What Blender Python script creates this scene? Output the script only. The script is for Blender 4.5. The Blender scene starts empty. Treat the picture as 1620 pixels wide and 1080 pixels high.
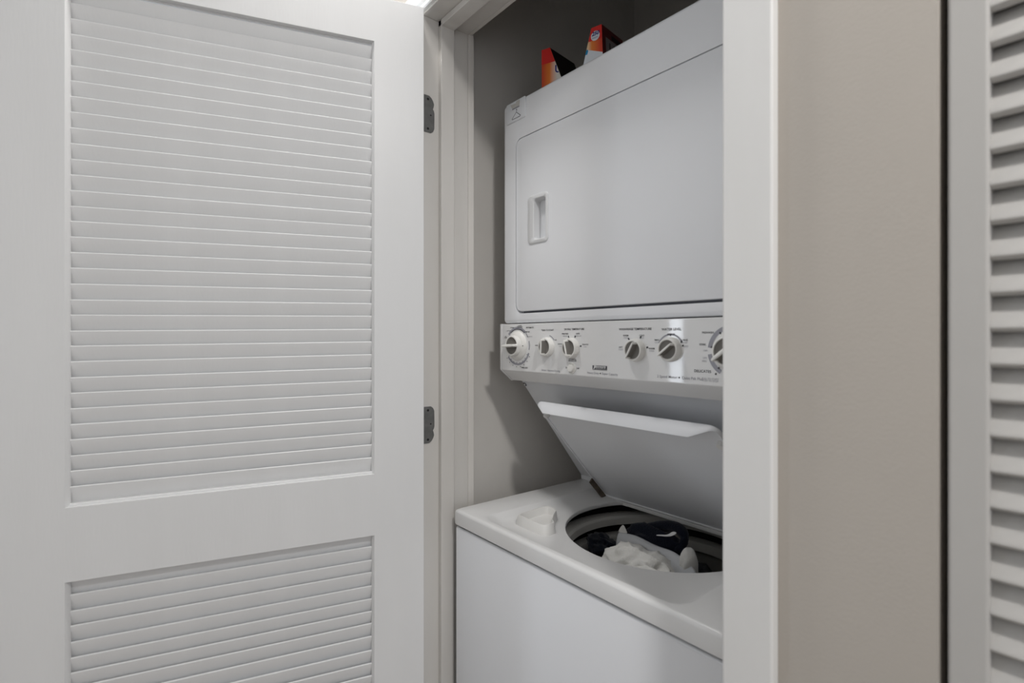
import bpy, bmesh, math, random
from mathutils import Vector, noise
random.seed(7)
sc = bpy.context.scene
COL = sc.collection
CZ = 1.28                      # camera height above the floor

# The scene is laid out in three measures: W runs along the closet wall (towards
# the far, hinge side), D runs into the closet, z is height relative to the lens.
def P(W, D, z): return Vector((-W, D, z + CZ))

# ------------------------------------------------------------------ camera
cam = bpy.data.cameras.new('camera'); camo = bpy.data.objects.new('camera', cam); COL.objects.link(camo)
camo.location = (0, 0, CZ)
camo.rotation_euler = (math.pi/2, 0, math.atan2(827, 666))
cam.sensor_width = 36; cam.lens = 827/1620*36
cam.shift_y = -5/1620
cam.clip_start = 0.02
cam.dof.use_dof = True; cam.dof.focus_distance = 1.25; cam.dof.aperture_fstop = 4.5
sc.camera = camo
# ------------------------------------------------------------------ light
w = bpy.data.worlds.new('world'); sc.world = w; w.use_nodes = True
w.node_tree.nodes['Background'].inputs[0].default_value = (0.75, 0.85, 1, 1)
w.node_tree.nodes['Background'].inputs[1].default_value = 0.5
def area(name, loc, direction, sx, sy, energy, color, shape='RECTANGLE'):
    l = bpy.data.lights.new(name, 'AREA'); l.shape = shape; l.size = sx; l.size_y = sy
    l.energy = energy; l.color = color
    o = bpy.data.objects.new(name, l); COL.objects.link(o); o.location = loc
    o.rotation_euler = Vector(direction).to_track_quat('-Z', 'Z').to_euler()
    return o
area('fill_light_right', P(-2.74, -0.40, 0.20), (-1, 0.0, 0), 1.30, 1.5, 10.0, (0.95, 0.97, 1.0))  # added fill light to brighten the closet; no window known on this side
area('window_light_left', P(3.72, -0.62, 0.15), (1, 0.0, 0), 0.9, 1.6, 44, (0.80, 0.89, 1.0))
# narrow daylit opening in the wall behind the camera
area('window_light_back', P(1.752, -1.13, 0.05), (0, 1, 0), 0.085, 1.7, 4.0, (0.86, 0.92, 1.0))
# two recessed ceiling lamps along the hall
area('ceiling_lamp_near', P(-0.55, 0.14, 1.125), (0, 0, -1), 0.16, 0.16, 16, (1.0, 0.985, 0.965), 'DISK')
area('ceiling_lamp_far', P(0.95, 0.33, 1.125), (0, 0, -1), 0.16, 0.16, 4.6, (1.0, 0.985, 0.965), 'DISK')
vs = sc.view_settings
vs.view_transform = 'Standard'; vs.look = 'None'; vs.gamma = 1; vs.use_curve_mapping = False
vs.exposure = 0.05

# ------------------------------------------------------------------ materials
MATS = {}
def mat(name, col, rough=0.5, spec=0.5, metal=0.0, bump=0, bscale=200, var=0, vscale=6, coat=0, stretch=None, sheen=0):
    m = bpy.data.materials.new(name); m.use_nodes = True
    nt = m.node_tree; b = nt.nodes['Principled BSDF']
    b.inputs['Base Color'].default_value = (*col, 1)
    b.inputs['Roughness'].default_value = rough
    b.inputs['Specular IOR Level'].default_value = spec
    b.inputs['Metallic'].default_value = metal
    b.inputs['Coat Weight'].default_value = coat
    b.inputs['Sheen Weight'].default_value = sheen
    if bump or var:
        tc = nt.nodes.new('ShaderNodeTexCoord'); mp = nt.nodes.new('ShaderNodeMapping')
        nt.links.new(tc.outputs['Object'], mp.inputs[0])
        if stretch: mp.inputs['Scale'].default_value = stretch
    if bump:
        n = nt.nodes.new('ShaderNodeTexNoise'); n.inputs['Scale'].default_value = bscale; n.inputs['Detail'].default_value = 4
        bp = nt.nodes.new('ShaderNodeBump'); bp.inputs['Strength'].default_value = bump; bp.inputs['Distance'].default_value = 0.002
        nt.links.new(mp.outputs[0], n.inputs[0]); nt.links.new(n.outputs[0], bp.inputs['Height'])
        nt.links.new(bp.outputs[0], b.inputs['Normal'])
    if var:
        n = nt.nodes.new('ShaderNodeTexNoise'); n.inputs['Scale'].default_value = vscale; n.inputs['Detail'].default_value = 5
        r = nt.nodes.new('ShaderNodeValToRGB')
        r.color_ramp.elements[0].position = 0.3; r.color_ramp.elements[1].position = 0.7
        r.color_ramp.elements[0].color = (*[c*(1-var) for c in col], 1)
        r.color_ramp.elements[1].color = (*[min(1, c*(1+var)) for c in col], 1)
        nt.links.new(mp.outputs[0], n.inputs[0]); nt.links.new(n.outputs[0], r.inputs[0])
        nt.links.new(r.outputs[0], b.inputs['Base Color'])
    MATS[name] = m
    return m
mat('door_paint', (0.79, 0.79, 0.79), 0.38, 0.45, bump=0.06, bscale=60, var=0.012, vscale=5, stretch=(4, 4, 0.6))
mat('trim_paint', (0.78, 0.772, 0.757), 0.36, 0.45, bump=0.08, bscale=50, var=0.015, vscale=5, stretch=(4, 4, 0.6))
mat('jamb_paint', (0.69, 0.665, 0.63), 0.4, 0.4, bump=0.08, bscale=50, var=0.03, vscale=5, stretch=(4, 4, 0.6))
mat('wall_paint', (0.49, 0.45, 0.405), 0.75, 0.25, bump=0.10, bscale=300, var=0.02, vscale=4)
mat('closet_paint', (0.73, 0.70, 0.66), 0.8, 0.2, bump=0.10, bscale=250, var=0.03, vscale=7)
mat('hall_paint', (0.72, 0.72, 0.715), 0.8, 0.2, var=0.01)
mat('ceiling_paint', (0.82, 0.82, 0.81), 0.85, 0.2, bump=0.1, bscale=120)
mat('floor_wood', (0.26, 0.215, 0.175), 0.45, 0.4, var=0.2, vscale=8, stretch=(1, 8, 1))
mat('enamel_lit', (0.85, 0.86, 0.885), 0.45, 0.32, bump=0.03, bscale=700)  # the same enamel lightened, so brighter light on the dryer sits in its colour
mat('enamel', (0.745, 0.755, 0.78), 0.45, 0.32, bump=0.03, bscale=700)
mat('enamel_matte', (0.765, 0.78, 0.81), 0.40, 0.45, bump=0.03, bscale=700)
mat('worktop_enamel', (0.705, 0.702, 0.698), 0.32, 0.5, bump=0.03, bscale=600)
mat('panel_plastic', (0.80, 0.80, 0.80), 0.05, 0.5)
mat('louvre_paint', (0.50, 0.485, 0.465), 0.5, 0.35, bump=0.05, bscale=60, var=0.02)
mat('knob_white', (0.83, 0.82, 0.79), 0.28, 0.5)
mat('knob_grey', (0.20, 0.19, 0.175), 0.5, 0.4)
mat('ink_dark', (0.045, 0.045, 0.055), 0.5, 0.3)
mat('ink_grey', (0.33, 0.33, 0.37), 0.5, 0.3)
mat('ink_light', (0.45, 0.45, 0.48), 0.5, 0.3)
mat('dispenser_plastic', (0.74, 0.73, 0.71), 0.4, 0.5)
mat('pull_plastic', (0.74, 0.745, 0.755), 0.45, 0.35)
mat('tub_plastic', (0.55, 0.54, 0.51), 0.45, 0.4, var=0.05, vscale=9)
mat('basket_enamel', (0.28, 0.27, 0.25), 0.35, 0.5, var=0.08, vscale=10)
mat('dark_void', (0.02, 0.02, 0.02), 0.8, 0.1)
mat('seam_rubber', (0.10, 0.105, 0.12), 0.6, 0.3)
mat('hinge_metal', (0.19, 0.19, 0.185), 0.5, 0.4, metal=0.5, var=0.15, vscale=60)
mat('screw_dark', (0.02, 0.02, 0.02), 0.5, 0.4, metal=0.3)
mat('steel', (0.16, 0.13, 0.10), 0.35, 0.5, metal=0.9, var=0.3, vscale=80)
mat('chrome', (0.7, 0.7, 0.7), 0.2, 0.5, metal=1.0)
mat('white_cotton', (0.74, 0.73, 0.70), 0.9, 0.1, bump=0.5, bscale=350, sheen=0.2)
mat('white_satin', (0.62, 0.63, 0.65), 0.75, 0.2, bump=0.2, bscale=500)
mat('navy_knit', (0.006, 0.008, 0.016), 0.95, 0.1, bump=0.8, bscale=420, sheen=0.15)
mat('tag_white', (0.78, 0.78, 0.78), 0.7, 0.2)
mat('box_dark', (0.012, 0.009, 0.008), 0.7, 0.2)  # near-black puts shade on the carton sides into the colour; side lettering too
mat('box_red_shaded', (0.10, 0.012, 0.012), 0.6, 0.3)  # the carton's red darkened: shade on its side painted into the colour
mat('box_white', (0.82, 0.86, 0.92), 0.5, 0.3)
mat('box_red', (0.72, 0.03, 0.025), 0.5, 0.35)
mat('box_blue', (0.02, 0.30, 0.60), 0.5, 0.3)
mat('print_navy', (0.01, 0.02, 0.20), 0.5, 0.3)
mat('print_grey', (0.22, 0.20, 0.20), 0.5, 0.3)
def ramp_mat(name, axis, lo, hi, stops):
    """cardboard print: a colour blend across the face, fixed to the box"""
    m = bpy.data.materials.new(name); m.use_nodes = True; nt = m.node_tree; b = nt.nodes['Principled BSDF']
    tc = nt.nodes.new('ShaderNodeTexCoord'); sp = nt.nodes.new('ShaderNodeSeparateXYZ'); mr = nt.nodes.new('ShaderNodeMapRange')
    rp = nt.nodes.new('ShaderNodeValToRGB')
    nt.links.new(tc.outputs['Object'], sp.inputs[0]); nt.links.new(sp.outputs[axis], mr.inputs[0])
    mr.inputs[1].default_value = lo; mr.inputs[2].default_value = hi
    nt.links.new(mr.outputs[0], rp.inputs[0])
    els = rp.color_ramp.elements
    while len(els) < len(stops): els.new(0.5)
    for e, (p, c) in zip(els, stops): e.position = p; e.color = (*c, 1)
    nt.links.new(rp.outputs[0], b.inputs['Base Color']); b.inputs['Roughness'].default_value = 0.5
    MATS[name] = m

# ------------------------------------------------------------------ helpers
def finish(bm, recalc=True):
    if recalc: bmesh.ops.recalc_face_normals(bm, faces=bm.faces[:])
def root_loc(parent):
    o = parent; v = Vector((0, 0, 0))
    while o is not None: v = v + o.location; o = o.parent
    return v
def obj(name, bm, m, parent=None, bevel=0, seg=2, smooth=30, recalc=True, extra=()):
    finish(bm, recalc)
    if parent is not None:
        off = root_loc(parent)
        for v in bm.verts: v.co -= off
    me = bpy.data.meshes.new(name); bm.to_mesh(me); bm.free()
    me.materials.append(MATS[m])
    for e in extra: me.materials.append(MATS[e])
    o = bpy.data.objects.new(name, me); COL.objects.link(o)
    o.parent = parent
    if smooth:
        for p in me.polygons: p.use_smooth = True
        me.set_sharp_from_angle(angle=math.radians(smooth))
    if bevel:
        b = o.modifiers.new('bevel', 'BEVEL'); b.width = bevel; b.segments = seg; b.limit_method = 'ANGLE'; b.angle_limit = math.radians(40)
        b.harden_normals = True
    return o
def empty(name, loc):
    o = bpy.data.objects.new(name, None); COL.objects.link(o); o.location = loc; o.empty_display_size = 0.05; return o
def tag(o, label=None, cat=None, group=None, kind=None):
    for k, v in (('label', label), ('category', cat), ('group', group), ('kind', kind)):
        if v: o[k] = v
    return o
def box(bm, W0, W1, D0, D1, z0, z1):
    vs = [bm.verts.new(P(W, D, z)) for W in (W0, W1) for D in (D0, D1) for z in (z0, z1)]
    for f in ((0,1,3,2), (4,6,7,5), (0,4,5,1), (2,3,7,6), (0,2,6,4), (1,5,7,3)): bm.faces.new([vs[i] for i in f])
def B(*a):
    bm = bmesh.new(); box(bm, *a); return bm
def prism(bm, pts, n, axis_fn):
    """pts: closed 2D outline; axis_fn(p, k) -> Vector for k = 0, 1"""
    a = [bm.verts.new(axis_fn(p, 0)) for p in pts]; b = [bm.verts.new(axis_fn(p, 1)) for p in pts]
    for i in range(len(pts)):
        j = (i+1) % len(pts); bm.faces.new((a[i], a[j], b[j], b[i]))
    bm.faces.new(a); bm.faces.new(b[::-1])
def rr_pts(a0, a1, b0, b1, r, seg=6):
    out = []
    for cx, cy, st in ((a1-r, b1-r, 0), (a0+r, b1-r, 1), (a0+r, b0+r, 2), (a1-r, b0+r, 3)):
        for k in range(seg+1):
            t = (st + k/seg)*math.pi/2; out.append((cx + r*math.cos(t), cy + r*math.sin(t)))
    return out
def rr_plate(W0, W1, z0, z1, r, D0, D1, seg=6):
    bm = bmesh.new(); prism(bm, rr_pts(W0, W1, z0, z1, r, seg), 0, lambda p, k: P(p[0], (D0, D1)[k], p[1])); return bm
def profile_W(pts, W0, W1):
    """pts (D, z) outline drawn out along W"""
    bm = bmesh.new(); prism(bm, pts, 0, lambda p, k: P((W0, W1)[k], p[0], p[1])); return bm
def loft(bm, loops, closed=True):
    rows = [[bm.verts.new(c) for c in l] for l in loops]
    n = len(rows[0])
    for a, b in zip(rows, rows[1:]):
        for i in range(n if closed else n-1):
            j = (i+1) % n; bm.faces.new((a[i], a[j], b[j], b[i]))
    return rows
def cut(o, cutter_bm):
    finish(cutter_bm); me = bpy.data.meshes.new('c'); 
    off = root_loc(o.parent) if o.parent else Vector((0, 0, 0))
    for v in cutter_bm.verts: v.co -= off
    cutter_bm.to_mesh(me); cutter_bm.free()
    c = bpy.data.objects.new('cutter', me); COL.objects.link(c); c.parent = o.parent
    md = o.modifiers.new('cut', 'BOOLEAN'); md.operation = 'DIFFERENCE'; md.solver = 'EXACT'; md.object = c
    bpy.context.view_layer.update()
    dg = bpy.context.evaluated_depsgraph_get()
    nm = bpy.data.meshes.new_from_object(o.evaluated_get(dg)); old = o.data
    o.modifiers.clear(); o.data = nm; nm.name = o.name
    bpy.data.objects.remove(c); bpy.data.meshes.remove(old); bpy.data.meshes.remove(me)
    for p in nm.polygons: p.use_smooth = True
    nm.set_sharp_from_angle(angle=math.radians(30))
def text_into(bm, body, size, origin, xd=(1, 0, 0), yd=(0, 0, 1), align='CENTER', sx=1.0, shear=0.0, bold=0.0, clip=None):
    cu = bpy.data.curves.new('t', 'FONT'); cu.body = body; cu.size = size; cu.align_x = align; cu.resolution_u = 3
    cu.shear = shear; cu.offset = bold; cu.space_line = 0.85
    o = bpy.data.objects.new('t', cu); COL.objects.link(o)
    bpy.context.view_layer.update()
    me = o.to_mesh()
    xd, yd = Vector(xd), Vector(yd); base = len(bm.verts)
    vs = [bm.verts.new(Vector(origin) + xd*(v.co.x*sx) + yd*v.co.y) for v in me.vertices]
    for p in me.polygons:
        try: bm.faces.new([vs[i] for i in p.vertices])
        except ValueError: pass
    o.to_mesh_clear(); bpy.data.objects.remove(o); bpy.data.curves.remove(cu)
def disc(bm, c, r, n, xd, yd):
    vs = [bm.verts.new(Vector(c) + Vector(xd)*r*math.cos(2*math.pi*i/n) + Vector(yd)*r*math.sin(2*math.pi*i/n)) for i in range(n)]
    bm.faces.new(vs)
def tube(bm, pts, r, n=8, cap=True):
    loops = []
    for i, p in enumerate(pts):
        t = (pts[min(i+1, len(pts)-1)] - pts[max(i-1, 0)]).normalized()
        u = t.cross(Vector((0.12, 0.3, 1))).normalized(); v = t.cross(u)
        rr = r[i] if isinstance(r, (list, tuple)) else r
        loops.append([p + (u*math.cos(2*math.pi*k/n) + v*math.sin(2*math.pi*k/n))*rr for k in range(n)])
    rows = loft(bm, loops)
    if cap: bm.faces.new(rows[0][::-1]); bm.faces.new(rows[-1])

# ------------------------------------------------------------------ the shell
DWALL = 0.5643; ZF = -CZ; ZC = 1.14
WL0, WL1 = 0.309, 1.005         # laundry opening
ZH = 0.702                      # underside of its head jamb
R0, R1 = -0.602, 0.1197         # opening of the neighbouring louvre door
def struct(name, bm, m, **k): return tag(obj(name, bm, m, **k), kind='structure')
struct('floor', B(-2.9, 3.9, -1.25, 1.5, ZF-0.05, ZF), 'floor_wood', smooth=0)
struct('ceiling', B(-2.9, 3.9, -1.25, 1.5, ZC, ZC+0.05), 'ceiling_paint', smooth=0)
bm = bmesh.new()
box(bm, WL1+0.02, 3.8, DWALL, 0.678, ZF, ZC)
box(bm, WL0-0.02, WL1+0.02, DWALL, 0.678, ZH+0.02, ZC)
box(bm, R1, WL0-0.02, DWALL, 0.678, ZF, ZC)
box(bm, R0, R1, DWALL, 0.678, ZH+0.02, ZC)
box(bm, -2.8, R0, DWALL, 0.678, ZF, ZC)
struct('wall_front', bm, 'wall_paint', smooth=0)
bm = bmesh.new()
box(bm, -2.8, 1.708, -1.2, -1.15, ZF, ZC); box(bm, 1.796, 3.8, -1.2, -1.15, ZF, ZC)
box(bm, 1.708, 1.796, -1.2, -1.15, ZF, -0.82); box(bm, 1.708, 1.796, -1.2, -1.15, 0.92, ZC)
struct('wall_back', bm, 'hall_paint', smooth=0)
def end_wall(name, W0, W1, D0, D1, z0, z1):
    bm = bmesh.new()
    box(bm, W0, W1, -1.2, D0, ZF, ZC); box(bm, W0, W1, D1, DWALL+0.1, ZF, ZC)
    box(bm, W0, W1, D0, D1, ZF, z0); box(bm, W0, W1, D0, D1, z1, ZC)
    struct(name, bm, 'hall_paint', smooth=0)
end_wall('wall_right', -2.85, -2.8, -1.06, 0.26, -0.57, 0.97)
end_wall('wall_left', 3.8, 3.85, -1.08, -0.16, -0.67, 0.97)
struct('wall_closet_left', B(1.062, 1.12, 0.678, 1.40, ZF, ZC), 'closet_paint', smooth=0)
struct('wall_closet_right', B(0.14, 0.25, 0.678, 1.40, ZF, ZC), 'closet_paint', smooth=0)
struct('wall_closet_back', B(-0.95, 1.12, 1.36, 1.42, ZF, ZC), 'closet_paint', smooth=0)
struct('wall_closet_side', B(-0.98, -0.92, 0.678, 1.40, ZF, ZC), 'closet_paint', smooth=0)

# --- jamb, stop and casing round the laundry opening
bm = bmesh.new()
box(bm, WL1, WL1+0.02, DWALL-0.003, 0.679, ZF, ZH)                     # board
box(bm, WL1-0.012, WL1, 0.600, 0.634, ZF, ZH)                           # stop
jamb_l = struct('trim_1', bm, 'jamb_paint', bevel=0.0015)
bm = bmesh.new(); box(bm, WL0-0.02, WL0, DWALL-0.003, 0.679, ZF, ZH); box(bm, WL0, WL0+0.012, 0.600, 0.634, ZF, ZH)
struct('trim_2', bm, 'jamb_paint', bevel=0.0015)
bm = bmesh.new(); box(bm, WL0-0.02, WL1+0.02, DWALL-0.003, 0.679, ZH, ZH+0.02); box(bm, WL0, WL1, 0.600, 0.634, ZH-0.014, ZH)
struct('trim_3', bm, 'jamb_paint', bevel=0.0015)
# narrow liner strip between jamb and closet wall
struct('trim_4', B(WL1+0.0005, 1.064, 0.6795, 0.6965, ZF, ZH+0.004), 'closet_paint', bevel=0.002)
struct('trim_5', B(WL0-0.02, WL1+0.02, 0.6795, 0.690, ZH+0.001, ZH+0.05), 'closet_paint', bevel=0.002)
# casings: flat face with an eased edge
def casing(name, W0, W1, z0, z1):
    struct(name, B(W0, W1, 0.550, DWALL+0.001, z0, z1), 'trim_paint', bevel=0.0035, seg=3)
casing('trim_6', 0.2527, 0.3088, ZF, ZH+0.005+0.056)
casing('trim_7', WL1+0.005, WL1+0.061, ZF, ZH+0.005)
# head casing with the stepped moulding whose edges show above the door
bm = profile_W([(DWALL+0.001, ZH+0.003), (0.5545, ZH+0.003), (0.5525, ZH+0.006), (0.5525, ZH+0.014), (0.549, ZH+0.019),
                (0.549, ZH+0.050), (0.553, ZH+0.056), (DWALL+0.001, ZH+0.056)], 0.3092, WL1+0.061)
struct('trim_8', bm, 'trim_paint', bevel=0.001)
# jamb of the neighbouring closet, set back behind its door
bm = bmesh.new(); box(bm, R1-0.0195, R1-0.0001, 0.606, 0.678, ZF, ZH); box(bm, R0, R0+0.015, 0.606, 0.678, ZF, ZH); box(bm, R0, R1, 0.606, 0.678, ZH, ZH+0.02)
struct('trim_9', bm, 'trim_paint')

# ------------------------------------------------------------------ open louvre door
HP = Vector((0.97, 0.5438)); HS = Vector((0.2803, -0.9599)); HN = Vector((0.9599, 0.2803))
RACK = 0.0125                   # the door has racked: its free edge hangs low
def DP(s, n, z, rack=True):
    p = HP + HS*s + HN*n
    return P(p.x, p.y, z - (RACK*s if rack else 0))
def dbox(bm, s0, s1, n0, n1, z0, z1):
    vs = [bm.verts.new(DP(s, n, z)) for s in (s0, s1) for n in (n0, n1) for z in (z0, z1)]
    for f in ((0,1,3,2), (4,6,7,5), (0,4,5,1), (2,3,7,6), (0,2,6,4), (1,5,7,3)): bm.faces.new([vs[i] for i in f])
def DB(*a):
    bm = bmesh.new(); dbox(bm, *a); return bm
TH = 0.035; SA, SB, SE = 0.1015, 0.6015, 0.703
ZT = 0.694; ZB = ZF + 0.012
Z_UP = (-0.2735, 0.6025); Z_LO = (-1.05, -0.3975)
door = empty('door_1', DP(0, TH/2, ZB, False)); tag(door, kind='structure')
for a, b in ((0, SA), (SB, SE)): obj('stile', DB(a, b, 0, TH, ZB, ZT), 'door_paint', door, bevel=0.0008)
for a, b in ((Z_UP[1], ZT), (Z_LO[1], Z_UP[0]), (ZB, Z_LO[0])): obj('rail', DB(SA-0.0015, SB+0.0015, 0.00005, TH-0.00005, a, b), 'door_paint', door, bevel=0.0004)
# slats slope down and away from this face
def slat_mesh(name, frame, s0, s1, tilt_d, tilt_h, th, mname):
    """frame(s, n, z) -> Vector; section runs from the near top edge (0,0) to (tilt_d, -tilt_h)"""
    ln = math.hypot(tilt_d, tilt_h); tx, tz = tilt_d/ln, -tilt_h/ln; nx, nz = tz, -tx
    sec = []
    q = th*0.5
    for c, a0 in ((0, 0), (ln, 1)):
        for k in range(5):
            t = math.pi/2 + math.pi*k/4 if a0 == 0 else -math.pi/2 + math.pi*k/4
            al, pe = c + q*0.9*math.cos(t), q*math.sin(t)
            sec.append((al*tx + pe*nx, al*tz + pe*nz))
    bm = bmesh.new()
    o0 = frame(s0, 0, 0)
    prism(bm, sec, 0, lambda p, k: frame((s0, s1)[k], p[0], p[1]) - o0)
    finish(bm); me = bpy.data.meshes.new(name); bm.to_mesh(me); bm.free(); me.materials.append(MATS[mname])
    for p in me.polygons: p.use_smooth = len(p.vertices) == 4
    me.set_sharp_from_angle(angle=math.radians(40))
    return me, o0
sm, so = slat_mesh('slat', DP, SA+0.0003, SB-0.0003, 0.0125, 0.0335, 0.0042, 'door_paint')
PITCH = 0.02622
rl = root_loc(door)
def put_slats(me, zs, parent, fn):
    for z in zs:
        o = bpy.data.objects.new('slat', me); COL.objects.link(o); o.parent = parent
        o.location = fn(z) - root_loc(parent)
rs = random.Random(3)
zs = [0.0432 + 0.0022 + k*PITCH for k in range(-11, 22)]
put_slats(sm, zs, door, lambda z: DP(SA+0.0003, 0.0125 + rs.uniform(-0.0005, 0.0005), z + rs.uniform(-0.0006, 0.0006)))
zs = [-0.4272 + 0.0022 - k*PITCH for k in range(-1, 23)]
put_slats(sm, zs, door, lambda z: DP(SA+0.0003, 0.0125 + rs.uniform(-0.0005, 0.0005), z + rs.uniform(-0.0012, 0.0012)))
# filler strips at the head and foot of each louvre field
for z0, z1 in ((Z_UP[1]-0.0035, Z_UP[1]+0.001), (Z_LO[1]-0.003, Z_LO[1]+0.001)):
    obj('bead', DB(SA-0.0003, SB+0.0003, 0.012, 0.030, z0, z1), 'door_paint', door)
obj('bead', DB(SA-0.0003, SB+0.0003, 0.009, 0.030, Z_UP[0]-0.001, Z_UP[0]+0.004), 'door_paint', door, bevel=0.0015)
# moulded sticking along the inner stile edges
for s0, sg in ((SA, 1), (SB, -1)):
    for z0, z1 in (Z_UP, Z_LO):
        bm = bmesh.new(); prism(bm, [(s0, 0.0012), (s0 + sg*0.0016, 0.0035), (s0 + sg*0.0040, 0.0110), (s0 + sg*0.0042, 0.0125), (s0, 0.0125)], 0, lambda p, k: DP(p[0], p[1], (z0, z1)[k]))
        obj('sticking', bm, 'door_paint', door)
# hinge leaves screwed to the jamb
def hinge(z0, z1, flip):
    z = lambda t: z0 + (z1-z0)*t
    pts = [(0.560, z(0)), (0.580, z(0)), (0.5855, z(0.05)), (0.5885, z(0.13)), (0.5890, z(0.55)), (0.5875, z(0.62)), (0.5850, z(0.66)), (0.5868, z(0.72)),
           (0.5880, z(0.80)), (0.5855, z(0.88)), (0.5815, z(0.95)), (0.576, z(1.0)), (0.560, z(1))]
    if flip: pts = [(d, z0+z1-zz) for d, zz in pts][::-1]
    bm = bmesh.new(); prism(bm, pts, 0, lambda p, k: P((WL1+0.001, WL1-0.0016)[k], p[0], p[1]))
    h = obj('hinge', bm, 'hinge_metal', jamb_l, smooth=0)
    for t, d in ((0.1, 0.5725), (0.48, 0.5795), (0.9, 0.5725)):
        bm = bmesh.new(); zz = z(1-t) if flip else z(t)
        c = P(WL1-0.0019, d, zz); disc(bm, c, 0.0028 if t != 0.48 else 0.0018, 14, (0, 1, 0), (0, 0, 1))
        obj('screw', bm, 'screw_dark', h, smooth=0, recalc=False)
hinge(0.4495, 0.530, False); hinge(-0.229, -0.149, True)
# barrel between door edge and jamb (behind the door)
for z in (0.4895, -0.189):
    bm = bmesh.new(); tube(bm, [P(1.0075, 0.546, z-0.04), P(1.0075, 0.546, z+0.04)], 0.0045, 10); obj('hinge_barrel', bm, 'hinge_metal', jamb_l)

# ------------------------------------------------------------------ closed louvre door on the right
D2 = 0.5665
def RP(s, n, z): return P(0.1140 - s, D2 + n, z)
def RB(s0, s1, n0, n1, z0, z1): return B(0.1140-s1, 0.1140-s0, D2+n0, D2+n1, z0, z1)
door2 = empty('door_2', RP(0.35, 0.017, ZB)); tag(door2, kind='structure')
S2 = 0.0268; S2E = 0.712
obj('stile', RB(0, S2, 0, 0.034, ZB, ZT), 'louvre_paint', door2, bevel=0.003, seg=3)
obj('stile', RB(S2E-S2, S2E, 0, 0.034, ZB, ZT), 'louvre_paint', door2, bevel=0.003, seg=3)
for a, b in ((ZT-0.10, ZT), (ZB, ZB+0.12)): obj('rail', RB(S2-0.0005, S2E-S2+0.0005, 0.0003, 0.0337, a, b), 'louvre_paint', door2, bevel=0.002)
def RF(s, n, z): return RP(s, 0.0335 - n, z)
P2 = 0.0290
def slat2():
    # near edge low, far edge high: sheds towards the room
    ln = math.hypot(0.0180, 0.0310); tx, tz = 0.0180/ln, 0.0310/ln; nx, nz = -tz, tx; q = 0.0046; sec = []
    for c, a0 in ((0, 0), (ln, 1)):
        for k in range(5):
            t = math.pi/2 + math.pi*k/4 if a0 == 0 else -math.pi/2 + math.pi*k/4
            al, pe = c + q*0.8*math.cos(t), q*math.sin(t); sec.append((al*tx + pe*nx, al*tz + pe*nz))
    bm = bmesh.new(); o0 = RP(S2, 0, 0)
    prism(bm, sec, 0, lambda p, k: RP((S2, S2E-S2)[k], p[0], p[1]) - o0)
    finish(bm); me = bpy.data.meshes.new('slat'); bm.to_mesh(me); bm.free(); me.materials.append(MATS['louvre_paint'])
    for p in me.polygons: p.use_smooth = len(p.vertices) == 4
    me.set_sharp_from_angle(angle=math.radians(40)); return me
s2m = slat2()
zs = [0.0056 + 0.0035 + k*P2 for k in range(-38, 21)]
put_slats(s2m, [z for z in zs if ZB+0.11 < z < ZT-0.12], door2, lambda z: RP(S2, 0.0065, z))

# ------------------------------------------------------------------ stacked washer and dryer
UL, UR = 0.97, 0.335; UC = (UL+UR)/2
unit = empty('stacked_washer_dryer', P(UC, 0.95, ZF))
tag(unit, 'white stacked washer and dryer with open washer lid inside the closet', 'washer dryer')
ZW = -0.3724; ZS = -0.4045; DW = 0.6184; DD = 0.7545; DP0 = 0.747; DBK = 1.33
ZDT, ZDB = 0.5425, 0.0345
# washer cabinet
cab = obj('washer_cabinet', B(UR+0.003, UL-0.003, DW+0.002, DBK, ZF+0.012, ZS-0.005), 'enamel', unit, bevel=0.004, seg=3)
cut(cab, B(UR+0.02, UL-0.02, DW+0.02, DBK-0.02, -0.80, -0.2))
obj('seam', B(UR+0.008, UL-0.008, DW+0.009, DW+0.03, ZS-0.010, ZS+0.004), 'dark_void', unit)
for W in (UR+0.06, UL-0.06):
    for D in (DW+0.06, DBK-0.08):
        bm = bmesh.new(); tube(bm, [P(W, D, ZF), P(W, D, ZF+0.014)], 0.018, 12); obj('levelling_foot', bm, 'seam_rubber', unit)
# worktop with recessed well and round opening
HC = Vector((0.6435, 0.9087)); HR = 0.193; WELL = ZW - 0.020; HCL = 0.996
def sd_rr(W, D, W0, W1, D0, D1, r):
    x = abs(W-(W0+W1)/2) - (W1-W0)/2 + r; y = abs(D-(D0+D1)/2) - (D1-D0)/2 + r
    return math.hypot(max(x, 0), max(y, 0)) + min(max(x, y), 0) - r
def ray_to(th, sdf):
    lo, hi = 0.0, 1.2; c, s = math.cos(th), math.sin(th)
    for _ in range(40):
        m = (lo+hi)/2
        if sdf(HC.x + c*m, HC.y + s*m) < 0: lo = m
        else: hi = m
    return HC.x + c*lo, HC.y + s*lo
outer = (UR, UL, DW, DBK)
angs = sorted([2*math.pi*i/144 for i in range(144)] + [math.atan2(D-HC.y, W-HC.x) % (2*math.pi) for W in outer[:2] for D in outer[2:]])
def hole_sdf(off): return lambda W, D: max(math.hypot(W-HC.x, D-HC.y) - HR - off, D - HCL - off)
def rr_sdf(W0, W1, D0, D1, r): return lambda W, D: sd_rr(W, D, W0, W1, D0, D1, r)
def ins(i, r): return rr_sdf(UR+i, UL-i, DW+i, DBK-i, r)
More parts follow.
